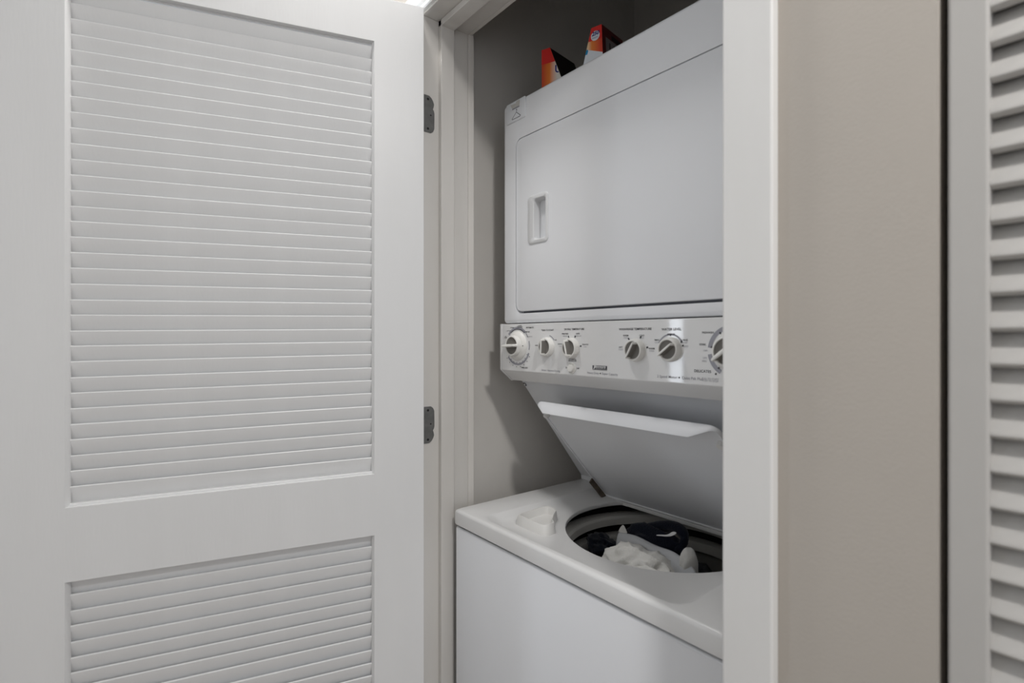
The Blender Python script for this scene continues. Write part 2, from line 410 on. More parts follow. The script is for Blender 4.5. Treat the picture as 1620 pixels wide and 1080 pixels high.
levels = [(hole_sdf(0.012), WELL-0.010), (hole_sdf(0.001), WELL-0.009), (hole_sdf(0), WELL-0.004), (hole_sdf(0.0012), WELL-0.0012), (hole_sdf(0.004), WELL),
          (rr_sdf(0.440, 0.868, 0.665, 1.0022, 0.03), WELL+0.002), (rr_sdf(0.428, 0.880, 0.650, 1.0055, 0.03), ZW-0.010), (rr_sdf(0.418, 0.889, 0.637, 1.0085, 0.03), ZW-0.0008), (rr_sdf(0.412, 0.895, 0.632, 1.0115, 0.03), ZW),
          (ins(0.007, 0.006), ZW), (ins(0.0035, 0.006), ZW-0.0008), (ins(0.001, 0.006), ZW-0.0035), (ins(0, 0.006), ZW-0.007), (ins(0, 0.006), ZS+0.0005), (ins(0.006, 0.006), ZS)]
bm = bmesh.new()
loft(bm, [[P(*ray_to(a, f), z) for a in angs] for f, z in levels])
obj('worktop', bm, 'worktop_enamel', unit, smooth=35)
# tub rings and basket
def lathe(name, prof, m, n=72, **k):
    bm = bmesh.new()
    loft(bm, [[P(HC.x + r*math.cos(2*math.pi*i/n), HC.y + r*math.sin(2*math.pi*i/n), WELL+z) for i in range(n)] for r, z in prof])
    return obj(name, bm, m, unit, **k)
lathe('tub_ring', [(0.222, -0.034), (0.202, -0.033), (0.194, -0.035), (0.190, -0.040), (0.188, -0.054), (0.200, -0.056), (0.222, -0.056)], 'tub_plastic')
lathe('balance_ring', [(0.212, -0.078), (0.200, -0.077), (0.191, -0.081), (0.188, -0.088), (0.188, -0.100), (0.194, -0.104), (0.212, -0.104)], 'tub_plastic')
lathe('basket', [(0.206, -0.092), (0.206, -0.30), (0.20, -0.325), (0.18, -0.335), (0.03, -0.335), (0.03, -0.30), (0.001, -0.30)], 'basket_enamel')
lathe('outer_tub', [(0.226, -0.026), (0.232, -0.036), (0.232, -0.36), (0.001, -0.37)], 'dark_void')
for a, z in ((4.35, -0.15), (4.6, -0.15), (3.6, -0.13), (3.3, -0.15), (1.2, -0.14), (0.9, -0.14), (5.6, -0.15)):
    bm = bmesh.new(); c = P(HC.x+0.2055*math.cos(a), HC.y+0.2055*math.sin(a), WELL+z)
    disc(bm, c, 0.0035, 10, (math.sin(a), math.cos(a), 0), (0, 0, 1)); obj('drain_hole', bm, 'dark_void', unit, smooth=0, recalc=False)
# bleach dispenser cup
rim = [(0.8470, 0.6990), (0.8100, 0.6985), (0.7760, 0.6990), (0.7680, 0.7030), (0.7655, 0.7110), (0.7675, 0.7270), (0.7860, 0.7400), (0.8030, 0.7600), (0.8180, 0.7810),
       (0.8330, 0.7900), (0.8520, 0.7900), (0.8570, 0.7800), (0.8520, 0.7050)]
cw = sum(p[0] for p in rim)/len(rim); cd = sum(p[1] for p in rim)/len(rim)
def sc_(k, z, f=None): return [P(cw+(a-cw)*k, cd+(b-cd)*k, z) for a, b in rim]
bm = bmesh.new()
rows = loft(bm, [sc_(1.10, WELL-0.001), sc_(1.03, ZW-0.001), sc_(1.0, ZW+0.0015), sc_(0.93, ZW+0.0015), sc_(0.89, ZW-0.004), sc_(0.84, ZW-0.013)])
bm.faces.new(rows[-1])
obj('bleach_dispenser', bm, 'dispenser_plastic', unit, bevel=0, smooth=50)
# sloping back panel between worktop and control panel
bm = profile_W([(0.795, -0.088), (0.8086, -0.1038), (1.0125, -0.3610), (1.0135, -0.3735), (DBK-0.01, -0.3735), (DBK-0.01, -0.088)], UR+0.004, UL-0.003)
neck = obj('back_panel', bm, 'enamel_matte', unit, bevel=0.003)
dirp = Vector((0, 1.0125-0.8086, -0.3610+0.1038)).normalized()
def slope(W, t, off=0.0):
    n = Vector((0, -dirp.z*-1, 0)); 
    return P(W, 0.8086, -0.1038) + dirp*t + Vector((0, dirp.z, -dirp.y))*off
for W in (UL-0.010, UR+0.012):
    bm = bmesh.new(); c = slope(W, 0.008, 0.001); disc(bm, c, 0.0052, 14, (1, 0, 0), dirp)
    s_ = obj('screw', bm, 'screw_dark', unit, smooth=0, recalc=False)
    bm = bmesh.new(); bmesh.ops.create_uvsphere(bm, u_segments=10, v_segments=6, radius=0.0034)
    for v in bm.verts: v.co += c
    obj('screw_head', bm, 'chrome', s_)
# open lid: shallow tray hinged along the back of the well
LH = Vector((1.002, -0.3865)); LT = Vector((0.770, -0.1365)); LL = (LT-LH).length; LV = (LT-LH)/LL; LN = Vector((-LV.y, LV.x))
if LN.x > 0: LN = -LN
def LP(W, v, h):
    q = LH + LV*v + LN*h; return P(W, q.x, q.y)
LW0, LW1 = 0.436, 0.868
def lr(i, r):
    p = rr_pts(LW0+i, LW1-i, 0.0+i, LL-i, r, 7); out = []
    for k, q in enumerate(p):
        out.append(q)
        if k % 8 == 7:           # straight run to the next corner
            n = p[(k+1) % len(p)]; out += [(q[0]+(n[0]-q[0])*t/16, q[1]+(n[1]-q[1])*t/16) for t in range(1, 16)]
    return out
def lip(u, v):                  # deep rolled lip along the front edge, running out towards the corners
    t = min(1, max(0, (v-(LL-0.020))/0.018)); e = min(1, max(0, min(u-LW0, LW1-u)/0.045))
    return 0.009 + 0.023*t*e*e*(3-2*e)
lv = [(0.016, 0.004, 0, 0.0), (0.004, 0.013, 0, 0.0), (0.0012, 0.016, 0, 0.0012), (0.0, 0.017, 0, 0.0035), (0.0, 0.017, 1, -0.0018), (0.0012, 0.016, 1, 0.0), (0.003, 0.014, 1, -0.0007), (0.0036, 0.0134, 0, 0.0055), (0.02, 0.004, 0, 0.0045)]
bm = bmesh.new()
rows = loft(bm, [[LP(a, b, h + (lip(a, b) if k else 0)) for a, b in lr(i, r)] for i, r, k, h in lv])
bm.faces.new(rows[0]); bm.faces.new(rows[-1])
lid = obj('lid', bm, 'enamel', unit, smooth=40)
# lid hinge arm and bumper
def bar(bm, a, b, wd, th, side=Vector((1, 0, 0))):
    t = (b-a).normalized(); n = t.cross(side).normalized(); vs = []
    for p in (a, b):
        for i, j in ((-1, -1), (1, -1), (1, 1), (-1, 1)): vs.append(bm.verts.new(p + side*(wd/2*i) + n*(th/2*j)))
    for f in ((0,1,2,3), (7,6,5,4), (0,4,5,1), (1,5,6,2), (2,6,7,3), (3,7,4,0)): bm.faces.new([vs[i] for i in f])
for W in (0.8635, 0.4405):
    bm = bmesh.new(); bar(bm, LP(W, -0.012, 0.014), LP(W, 0.075, 0.016), 0.004, 0.013); obj('hinge_arm', bm, 'steel', lid, bevel=0.001)
    bm = bmesh.new(); tube(bm, [LP(W-0.008, -0.010, 0.012), LP(W+0.008, -0.010, 0.012)], 0.007, 12); obj('hinge_pin', bm, 'steel', lid)
for W in (0.859, 0.445):
    bm = bmesh.new(); tube(bm, [LP(W, LL-0.040, 0.004), LP(W, LL-0.040, 0.014)], [0.007, 0.006], 12); obj('bumper', bm, 'dispenser_plastic', lid)
# ---- control panel
pan = obj('control_panel', profile_W([(DP0, ZDB-0.0022), (DP0, -0.0732), (0.778, -0.0985), (0.7975, -0.0985), (0.7975, ZDB-0.0022)], UR, UL-0.006), 'panel_plastic', unit, bevel=0.0012)
obj('end_cap', profile_W([(DP0-0.0012, ZDB-0.0012), (DP0-0.0012, -0.0735), (0.7775, -0.0995), (0.80, -0.0995), (0.80, ZDB-0.0012)], UL-0.006, UL+0.001), 'panel_plastic', pan, bevel=0.0015)
FX, FZ = (1, 0, 0), (0, 0, 1)
eps = 0.0004
def FPn(W, z, off=eps): return P(W, DP0-off, z)
def arc(bm, Wc, zc, r0, r1, a0, a1, off=eps, n=None):
    """ring sector; angles in degrees, clockwise from straight up as seen from the front"""
    n = n or max(3, int(abs(a1-a0)/6))
    loops = []
    for r in (r0, r1):
        loops.append([bm.verts.new(FPn(Wc - r*math.sin(math.radians(a0+(a1-a0)*i/n)), zc + r*math.cos(math.radians(a0+(a1-a0)*i/n)), off)) for i in range(n+1)])
    for i in range(n): bm.faces.new((loops[0][i], loops[0][i+1], loops[1][i+1], loops[1][i]))
def tick(bm, Wc, zc, r, a, ln=0.004, wd=0.0013):
    arc(bm, Wc, zc, r, r+ln, a - math.degrees(wd/r), a + math.degrees(wd/r), n=2)
def lathe_knob(bm, c, prof, n=40):
    loops = [[c + Vector((r*math.cos(2*math.pi*i/n), -h, r*math.sin(2*math.pi*i/n))) for i in range(n)] for r, h in prof]
    rows = loft(bm, loops); bm.faces.new(rows[-1]); return rows
def fin(c, ang, ln, wd, h0, h1, taper=0.5, off=0.0):
    """raised grip bar across the knob; ang clockwise from up"""
    a = math.radians(ang); u = Vector((math.sin(a), 0, math.cos(a))); v = Vector((math.cos(a), 0, -math.sin(a)))
    bm = bmesh.new(); loops = []
    for h, k, kl in ((h0, 1.0, 1.0), (h0+(h1-h0)*0.35, 0.62, 1.0), (h1-0.0015, taper, 0.97), (h1, taper*0.6, 0.94)):
        loops.append([c + u*(ln/2*kl*math.cos(t)) + v*(wd/2*k*math.copysign(abs(math.sin(t))**0.45, math.sin(t))) + Vector((0, -h, 0)) for t in [2*math.pi*i/28 for i in range(28)]])
    rows = loft(bm, loops); bm.faces.new(rows[-1]); bm.faces.new(rows[0])
    for f in bm.faces:                     # the scooped flanks of the grip are grey inlays
        d = f.calc_center_median() - c
        if len(f.verts) == 4 and abs(d.dot(u)) < ln*0.40 and -d.y < h1-0.0016: f.material_index = 1
    return bm
def small_knob(W, z, ang, r=0.0198):
    c = FPn(W, z, 0); bm = bmesh.new()
    lathe_knob(bm, c, [(r*1.04, 0), (r*1.04, 0.002), (r, 0.0040), (r*0.985, 0.0085), (r*0.93, 0.0108), (r*0.84, 0.0113), (r*0.78, 0.0103), (r*0.77, 0.0060)])
    k = obj('knob', bm, 'knob_white', pan, smooth=45)
    bm = bmesh.new(); lathe_knob(bm, c, [(r*0.775, 0.0100), (r*0.70, 0.0090), (r*0.3, 0.0085)]); obj('knob_face', bm, 'knob_grey', k, smooth=60)
    obj('grip', fin(c, ang, r*1.70, 0.0080, 0.0078, 0.0205), 'knob_white', k, smooth=50, extra=('knob_grey',))
def timer_knob(W, z, ang, r=0.0325, ri=0.0235):
    c = FPn(W, z, 0); bm = bmesh.new()
    lathe_knob(bm, c, [(r, 0), (r, 0.0022), (r*0.985, 0.0032), (ri*1.06, 0.0085), (ri*1.02, 0.0085)])
    k = obj('knob', bm, 'knob_white', pan, smooth=45)
    bm = bmesh.new(); lathe_knob(bm, c, [(ri, 0.006), (ri*0.985, 0.016), (ri*0.93, 0.0185), (ri*0.84, 0.019), (ri*0.8, 0.0182), (ri*0.795, 0.012)]); obj('knob_cap', bm, 'knob_white', k, smooth=45)
    bm = bmesh.new(); lathe_knob(bm, c, [(ri*0.79, 0.0180), (ri*0.7, 0.0165), (ri*0.3, 0.016)]); obj('knob_face', bm, 'knob_grey', k, smooth=60)
    obj('grip', fin(c, ang, ri*1.86, 0.0130, 0.014, 0.031), 'knob_white', k, smooth=50, extra=('knob_grey',))
    bm = bmesh.new(); q = c + Vector((0.027, -0.0075, 0))
    for s in (1,):
        vs = [bm.verts.new(q + Vector((dx, -0.0006, dz))) for dx, dz in ((-0.0022, -0.0007), (0.0022, -0.0007), (0.0022, 0.0007), (-0.0022, 0.0007))]; bm.faces.new(vs)
    obj('pointer_mark', bm, 'ink_dark', k, smooth=0, recalc=False)
T1 = (0.9075, -0.0165); K1 = (0.8085, -0.0180); K2 = (0.7370, -0.0195); K3 = (0.5800, -0.0208); K4 = (0.5090, -0.0185); T2 = (0.4020, -0.0195); BT = (0.7365, -0.0595)
timer_knob(*T1, 88); timer_knob(*T2, 52, 0.0310, 0.0245)
small_knob(*K1, 2); small_knob(*K2, -14); small_knob(*K3, 30); small_knob(*K4, 52)
bm = bmesh.new(); lathe_knob(bm, FPn(*BT, 0), [(0.0108, 0), (0.0108, 0.0016), (0.0095, 0.0026), (0.0085, 0.0016)], 28); bt = obj('push_button', bm, 'knob_white', pan, smooth=45)
bm = bmesh.new(); lathe_knob(bm, FPn(*BT, 0), [(0.0074, 0.001), (0.0074, 0.0062), (0.0066, 0.0072), (0.003, 0.0074)], 24); obj('button_cap', bm, 'knob_white', bt, smooth=45)
def legend(items, m, bold=0.00006):
    for body, W, z, size in items:
        bm = bmesh.new(); text_into(bm, body, size, FPn(W, z), FX, FZ, bold=bold)
        obj('lettering', bm, m, pan, smooth=0, recalc=False)
H, S_, XS = 0.0046, 0.0036, 0.0030
legend([('TURN TO START', K1[0], 0.0155, 0.0050), ('INSTALL IN', K1[0]+0.030, K1[1]+0.0015, S_), ('ON', K1[0]-0.0245, K1[1]+0.0135, S_),
        ('DRYING TEMPERATURE', K2[0]-0.006, 0.0165, 0.0052), ('PERM PRESS', K2[0]+0.019, K2[1]+0.0275, S_), ('KNITS', K2[0]-0.0165, K2[1]+0.0275, S_),
        ('COTTON', K2[0]+0.0325, K2[1]+0.0065, S_), ('DELICATE', K2[0]-0.036, K2[1]+0.0065, S_),
        ('AUTOMATIC\nWRINKLE AID', BT[0]-0.001, BT[1]+0.0165, S_), ('ON', BT[0]+0.0155, BT[1]-0.001, S_), ('OFF', BT[0]-0.0165, BT[1]-0.001, S_),
        ('TIMED DRY', T1[0]-0.024, -0.0665, H), ('NORMAL', T1[0]+0.0185, T1[1]+0.0395, S_), ('CASUAL\nPERM PRESS', T1[0]-0.008, T1[1]+0.0435, S_), ('AUTOMATIC', T1[0]-0.0425, T1[1]+0.0385, H),
        ('DAMP DRY', T1[0]-0.0335, T1[1]+0.0295, S_), ('AIR\nFLUFF', T1[0]+0.0430, T1[1]+0.0195, S_), ('COTTON', T1[0]+0.032, T1[1]+0.0325, XS),
        ('WASH/RINSE TEMPERATURE', K3[0]+0.002, 0.0145, 0.0056), ('WARM', K3[0]+0.022, K3[1]+0.0245, 0.0040), ('COLD', K3[0]-0.0130, K3[1]+0.0245, 0.0040),
        ('HOT', K3[0]+0.0335, K3[1]+0.0035, 0.0040), ('WARM', K3[0]-0.0335, K3[1]+0.0020, 0.0040),
        ('WATER LEVEL', K4[0]-0.0015, 0.0130, 0.0060), ('MEDIUM', K4[0]-0.0010, 0.0055, 0.0038), ('SMALL', K4[0]+0.0265, K4[1]+0.0145, 0.0038), ('LARGE', K4[0]-0.0265, K4[1]+0.0145, 0.0038),
        ('PREWASH', T2[0]+0.0400, T2[1]+0.0270, 0.0044), ('SOAK', T2[0]+0.0490, T2[1]+0.0085, 0.0044), ('DELICATES', T2[0]+0.0490, T2[1]-0.0340, 0.0060)], 'ink_dark')
legend([('COLD', K3[0]+0.022, K3[1]+0.0205, 0.0038), ('COLD', K3[0]-0.0130, K3[1]+0.0205, 0.0038), ('COLD', K3[0]+0.0335, K3[1]-0.0005, 0.0038), ('COLD', K3[0]-0.0335, K3[1]-0.0020, 0.0038),
        ('LOAD', K4[0]+0.0265, K4[1]+0.0105, 0.0034), ('LOAD', K4[0]-0.0265, K4[1]+0.0105, 0.0034), ('RESET', K4[0]-0.0285, K4[1]+0.0045, 0.0036),
        ('OFF', T2[0]+0.0440, T2[1]-0.0010, 0.0040), ('OFF', T2[0]+0.0450, T2[1]-0.0125, 0.0040), ('SPIN', T2[0]+0.0460, T2[1]-0.0175, 0.0040),
        ('MEDIUM', K2[0]+0.019, K2[1]+0.0232, XS), ('MEDIUM LOW', K2[0]-0.0165, K2[1]+0.0232, XS), ('HIGH', K2[0]+0.0325, K2[1]+0.0022, XS), ('LOW', K2[0]-0.036, K2[1]+0.0022, XS),
        ('COOL DOWN', T1[0]-0.0410, T1[1]+0.0195, XS), ('PULL TO START\nPUSH TO STOP', T2[0]+0.0360, -0.0640, 0.0040)], 'ink_light')
legend([('Sensor Assisted Drying', 0.7990, -0.0690, 0.0060), ('Heavy Duty', 0.6810, -0.0680, 0.0062), ('Super Capacity', 0.6390, -0.0680, 0.0062), ('2 Speed Motor', 0.5160, -0.0660, 0.0064), ('Quiet Pak Plus', 0.4690, -0.0660, 0.0064)], 'ink_grey', 0.00002)
for W, z in ((0.6620, -0.0660), (0.4925, -0.0640)):
    bm = bmesh.new(); disc(bm, FPn(W, z), 0.0014, 10, FX, FZ); obj('printed_dot', bm, 'ink_dark', pan, smooth=0, recalc=False)
# printed bands and ticks round the knobs
def parc(m, *a, **k):
    bm = bmesh.new(); arc(bm, *a, **k); obj('printed_band', bm, m, pan, smooth=0, recalc=False)
def ptick(*a):
    bm = bmesh.new(); tick(bm, *a); obj('printed_tick', bm, 'ink_dark', pan, smooth=0, recalc=False)
for a in ((*T1, 0.0370, 0.0425, -52, 42), (*T1, 0.0390, 0.0415, 45, 62), (*T1, 0.0395, 0.0420, 75, 102), (*T1, 0.0395, 0.0440, 112, 232), (*T1, 0.0400, 0.0412, -88, -70),
          (*K1, 0.0235, 0.0255, 15, 55), (*K4, 0.0235, 0.0262, -58, 62), (*T2, 0.0335, 0.0402, -82, 20), (*T2, 0.0335, 0.0402, -150, -98)): parc('ink_grey', *a)
parc('ink_dark', *T1, 0.0365, 0.0382, -40, 40, off=0.0007)
for a in range(120, 240, 16): ptick(*T1, 0.0375, a, 0.002, 0.0008); ptick(*T1, 0.0465, a, 0.002, 0.0010)
for a in (-80, -22, 22, 80): ptick(*K2, 0.0225, a)
for a in (-38, 25, 78): ptick(*K3, 0.0230, a)
for a in (-62, 0, 58, 74): ptick(*K4, 0.0225, a, 0.0032, 0.0011)
for a in (-80, -35, -140): ptick(*T2, 0.0322, a, 0.0030, 0.0012)
ptick(*T2, 0.0425, -143, 0.003, 0.0013)
# maker's badge
bm = bmesh.new(); prism(bm, [(0.6815, -0.0595), (0.6815, -0.0515), (0.6460, -0.0515), (0.6460, -0.0595)], 0, lambda p, k: FPn(p[0], p[1], (0.0, 0.0006)[k]))
bd = obj('badge', bm, 'ink_dark', pan, smooth=0)
bm = bmesh.new(); text_into(bm, 'Kenmore', 0.0078, FPn(0.6638, -0.0560, 0.0009), FX, FZ, shear=0.25, bold=0.00015)
z_ = -0.0577
for a, b, c_, d_ in ((0.6740, 0.6462, -0.0579, -0.0574),):
    vs = [bm.verts.new(FPn(W, z, 0.0009)) for W, z in ((a, c_), (b, c_), (b, d_), (a, d_))]; bm.faces.new(vs)
vs = [bm.verts.new(FPn(W, z, 0.0010)) for W, z in ((0.6800, -0.0588), (0.6775, -0.0588), (0.6715, -0.0520), (0.6735, -0.0520))]; bm.faces.new(vs)
obj('lettering', bm, 'panel_plastic', bd, smooth=0, recalc=False)
# ---- dryer
dry = obj('dryer_body', B(UR, UL, DD, DBK, ZDB, ZDT), 'enamel_lit', unit)
bpy.context.view_layer.update()
md = dry.modifiers.new('b', 'BEVEL'); md.width = 0.009; md.segments = 5; md.limit_method = 'ANGLE'
DW0, DW1, DZ0, DZ1 = 0.378, 0.9238, 0.0560, 0.4520
cut(dry, rr_plate(DW0, DW1, DZ0, DZ1, 0.019, DD-0.02, DD+0.016, 8))
dd = obj('dryer_door', rr_plate(DW0+0.0016, DW1-0.0016, DZ0+0.0048, DZ1-0.0018, 0.018, DD-0.0008, DD+0.020, 8), 'enamel_lit', unit)
md = dd.modifiers.new('b', 'BEVEL'); md.width = 0.0022; md.segments = 3; md.limit_method = 'ANGLE'; md.angle_limit = math.radians(50)
cut(dd, rr_plate(0.8195, 0.8605, 0.2130, 0.3055, 0.006, DD-0.01, DD+0.03))
obj('gasket', B(DW0+0.02, DW1-0.02, DD+0.0075, DD+0.0125, DZ0+0.0005, DZ0+0.006), 'seam_rubber', dd)
# finger pull: plate with a pocket
def ringloop(W0, W1, z0, z1, r, D): return [P(a, D, b) for a, b in rr_pts(W0, W1, z0, z1, r, 6)]
bm = bmesh.new()
rows = loft(bm, [ringloop(0.8128, 0.8782, 0.2065, 0.3125, 0.010, DD-0.0002), ringloop(0.8128, 0.8782, 0.2065, 0.3125, 0.010, DD-0.0020), ringloop(0.8138, 0.8772, 0.2075, 0.3115, 0.009, DD-0.0028),
                 ringloop(0.8200, 0.8600, 0.2140, 0.3045, 0.0065, DD-0.0028), ringloop(0.8215, 0.8585, 0.2155, 0.3030, 0.0060, DD-0.0014), ringloop(0.8235, 0.8575, 0.2170, 0.3015, 0.0060, DD+0.019)])
bm.faces.new(rows[-1]); obj('finger_pull', bm, 'pull_plastic', dd, smooth=40)
# hanger hook badge in the top corner
bm = bmesh.new()
rows = loft(bm, [ringloop(0.8870, 0.9560, 0.4940, ZDT-0.002, 0.004, DD+0.001), ringloop(0.8870, 0.9560, 0.4940, ZDT-0.002, 0.004, DD-0.0015), ringloop(0.8885, 0.9540, 0.4958, ZDT-0.004, 0.004, DD-0.0028)])
bm.faces.new(rows[-1]); hk = obj('hanger_hook', bm, 'enamel_matte', unit, smooth=30)
bm = bmesh.new(); prism(bm, [(0.9385, 0.5350), (0.9310, 0.5235), (0.9070, 0.5235), (0.9050, 0.5370), (0.9180, 0.5375), (0.9185, 0.5335)], 0, lambda p, k: P(p[0], DD-(0.0029, 0.0034)[k], p[1]))
obj('hook_slot', bm, 'tub_plastic', hk, smooth=0)
bm = bmesh.new(); box(bm, 0.9070, 0.9310, DD-0.0046, DD-0.0028, 0.5222, 0.5237); obj('hook_edge', bm, 'ink_grey', hk, smooth=0)
def stroke(bm, pts, wd, closed=False):
    seq = pts + ([pts[0]] if closed else [])
    for (a, b), (c, d) in zip(seq, seq[1:]):
        t = Vector((c-a, d-b)).normalized(); n = Vector((-t.y, t.x))*wd/2; t *= wd*0.4
        bm.faces.new([bm.verts.new(P(x, DD-0.0031, z)) for x, z in ((a-t.x+n.x, b-t.y+n.y), (c+t.x+n.x, d+t.y+n.y), (c+t.x-n.x, d+t.y-n.y), (a-t.x-n.x, b-t.y-n.y))])
bm = bmesh.new(); stroke(bm, [(0.9175, 0.5130), (0.9330, 0.5015), (0.9315, 0.5000), (0.9045, 0.5000), (0.9030, 0.5015)], 0.0012, True)
stroke(bm, [(0.9175, 0.5130), (0.9172, 0.5155), (0.9155, 0.5172), (0.9165, 0.5195), (0.9190, 0.5185)], 0.0012)
obj('hanger_symbol', bm, 'ink_dark', hk, smooth=0, recalc=False)

# ------------------------------------------------------------------ boxes on the dryer
ZTOP = ZDT
def hexa(c8):
    bm = bmesh.new(); vs = [bm.verts.new(c) for c in c8]
    for f in ((0,1,2,3), (7,6,5,4), (0,4,5,1), (1,5,6,2), (2,6,7,3), (3,7,4,0)): bm.faces.new([vs[i] for i in f])
    return bm
def carton(name, TL, TR, BR, BL, back, zt, mats, label):
    """front corners given as (W, D); back = (dW, dD) depth of the carton"""
    root = empty(name, P((BL[0]+BR[0])/2 + back[0]/2, (BL[1]+BR[1])/2 + back[1]/2, ZTOP)); tag(root, label, 'box', 'dryer sheet boxes on the dryer')
    f = [P(*TL, zt), P(*TR, zt), P(*BR, ZTOP), P(*BL, ZTOP)]
    pn = (f[2]-f[3]).cross(f[0]-f[3]); f[1].y = f[0].y - (pn.x*(f[1].x-f[0].x) + pn.z*(f[1].z-f[0].z))/pn.y    # keep the front flat
    g = [c + Vector((-back[0], back[1], 0)) for c in f]
    bm = hexa(f + g); finish(bm)
    o = obj('carton', bm, mats[0], root, smooth=0, extra=mats[1:])
    global BOXC; BOXC = sum(f+g, Vector())/8
    nm = (f[1]-f[0]).cross(f[3]-f[0]).normalized()
    side = (g[1]-f[1]).cross(f[2]-f[1]).normalized()
    for p in o.data.polygons:
        if abs(p.normal.dot(nm)) > 0.98 and (p.center + root.location - f[0]).dot(f[0]-g[0]) > -0.002: p.material_index = 0
        elif p.normal.z > 0.5 or p.normal.z < -0.5: p.material_index = 2
        else: p.material_index = 1
    return root, o, f, g
A_RED, A_OR, A_WH = (0.72, 0.035, 0.02), (0.85, 0.22, 0.02), (0.85, 0.82, 0.76)
ramp_mat('print_blend_a', 0, -0.032, 0.030, [(0.0, A_RED), (0.15, (0.62, 0.05, 0.01)), (0.45, A_OR), (0.75, A_WH), (1.0, A_WH)])
r1, c1, f1, g1 = carton('dryer_sheet_box', (0.8854, 0.800), (0.8655, 0.811), (0.8250, 0.822), (0.8854, 0.800), (0.014, 0.092), 0.6560, ['print_blend_a', 'box_dark', 'box_dark'],
      'small red and orange carton with a torn slanting side in dark shade on top of the dryer')
def on_face(f, u, v, off=0.0006):
    """u across (0 left .. 1 right), v up"""
    a = f[3].lerp(f[2], u); b = f[0].lerp(f[1], u); n = (f[2]-f[3]).cross(f[0]-f[3]).normalized()
    if n.dot(a.lerp(b, v) - BOXC) < 0: n = -n
    return a.lerp(b, v) + n*off
def patch(f, uv, m, parent, off=0.0006, name='print'):
    bm = bmesh.new(); bm.faces.new([bm.verts.new(on_face(f, u, v, off)) for u, v in uv]); return obj(name, bm, m, parent, smooth=0, recalc=False)
patch(f1, [(0, 0.70), (1, 0.70), (1, 1), (0, 1)], 'box_red', c1)
patch(f1, [(0, 0.0), (1, 0.0), (1, 0.35), (0, 0.12)], 'box_red', c1, 0.0007)
def face_text(f, body, size, u, v, m, parent, off=0.001, clip=False, shear=0.0, bold=0.0002, sx=1.0):
    xd = (f[2]-f[3]).normalized(); yd = (f[0]-f[3]).normalized(); bm = bmesh.new()
    text_into(bm, body, size, on_face(f, u, v, off), xd, yd, shear=shear, bold=bold, sx=sx)
    if clip:
        n = (f[2]-f[1]).cross(f[1]-g1[1]).normalized()
        if n.dot(f[0]-f[1]) > 0: n = -n
        bmesh.ops.bisect_plane(bm, geom=bm.verts[:]+bm.edges[:]+bm.faces[:], plane_co=f[1]+n*-0.0003, plane_no=n, clear_outer=True)
    return obj('lettering', bm, m, parent, smooth=0, recalc=False)
face_text(f1, 'Ul', 0.026, 1.02, 0.46, 'print_navy', c1, clip=True)
r2, c2, f2, g2 = carton('dryer_sheet_box', (0.7340, 0.800), (0.7110, 0.8085), (0.7090, 0.8090), (0.7600, 0.796), (0.0115, 0.080), 0.6365, ['box_red', 'box_red_shaded', 'box_red_shaded'],
      'small red carton with a white 250 roundel on top of the dryer')
ramp_mat('print_blend_b', 0, -0.024, 0.026, [(0.0, (0.85, 0.83, 0.80)), (0.42, (0.85, 0.66, 0.42)), (0.62, (0.85, 0.24, 0.03)), (1.0, (0.72, 0.06, 0.02))])
patch(f2, [(0, 0.57), (1, 0.40), (1, 0.70), (0, 0.72)], 'print_blend_b', c2)
patch(f2, [(0, 0), (1, 0), (1, 0.40), (0, 0.57)], 'box_white', c2, 0.0005)
patch(f2, [(0, 0.46), (0.12, 0.46), (0.14, 0.53), (0.06, 0.57), (0, 0.55)], 'box_blue', c2, 0.0009)
bm = bmesh.new(); disc(bm, on_face(f2, 0.50, 0.80, 0.001), 0.0100, 24, (f2[2]-f2[3]).normalized(), (0, 0, 1)); obj('roundel', bm, 'box_white', c2, smooth=0, recalc=False)
face_text(f2, '250', 0.0108, 0.50, 0.81, 'print_navy', c2, 0.0014, bold=0.0004)
face_text(f2, 'SHEETS', 0.0042, 0.49, 0.745, 'print_navy', c2, 0.0014, bold=0)
s2 = [f2[1], g2[1], g2[2], f2[2]]
patch(s2, [(0.15, 0.40), (1, 0.40), (1, 0.78), (0.15, 0.78)], 'print_grey', c2, 0.0006)
patch(s2, [(0.42, 0.80), (1, 0.80), (1, 0.90), (0.42, 0.90)], 'box_dark', c2, 0.0008)
face_text(s2, 'Ul', 0.034, 0.48, 0.45, 'box_dark', c2, 0.0010)

# ------------------------------------------------------------------ laundry in the basket
def px(x, y, D):
    """point at depth D on the sight line of a photo pixel"""
    n = math.hypot(666, 827); a, b = 666/n, 827/n; u = x-810
    r = Vector((-a*u + b*827, b*u + a*827, 535-y)); r *= D/r.y; return P(r.x, r.y, r.z)
def lump(name, c, rad, m, parent, seed, amp, freq, sub=4, floor_to=None, rot=0):
    bm = bmesh.new(); bmesh.ops.create_icosphere(bm, subdivisions=sub, radius=1)
    cr, sr = math.cos(rot), math.sin(rot)
    for v in bm.verts:
        d = v.co.copy(); q = d*freq + Vector((seed, seed*2, 0)); q += noise.noise_vector(q*0.9)*0.5
        nn = 1 - abs(noise.noise(q))*2 + 0.35*(1 - abs(noise.noise(q*2.1))*2)
        k = 1 + amp*(nn-0.9)
        x, y, z = d.x*rad[0]*k, d.y*rad[1]*k, d.z*rad[2]*k
        if floor_to is not None and d.z < 0: z = d.z*(c.z - floor_to); x *= 1.0; y *= 1.0
        v.co = c + Vector((x*cr - y*sr, x*sr + y*cr, z))
    return obj(name, bm, m, parent, smooth=180)
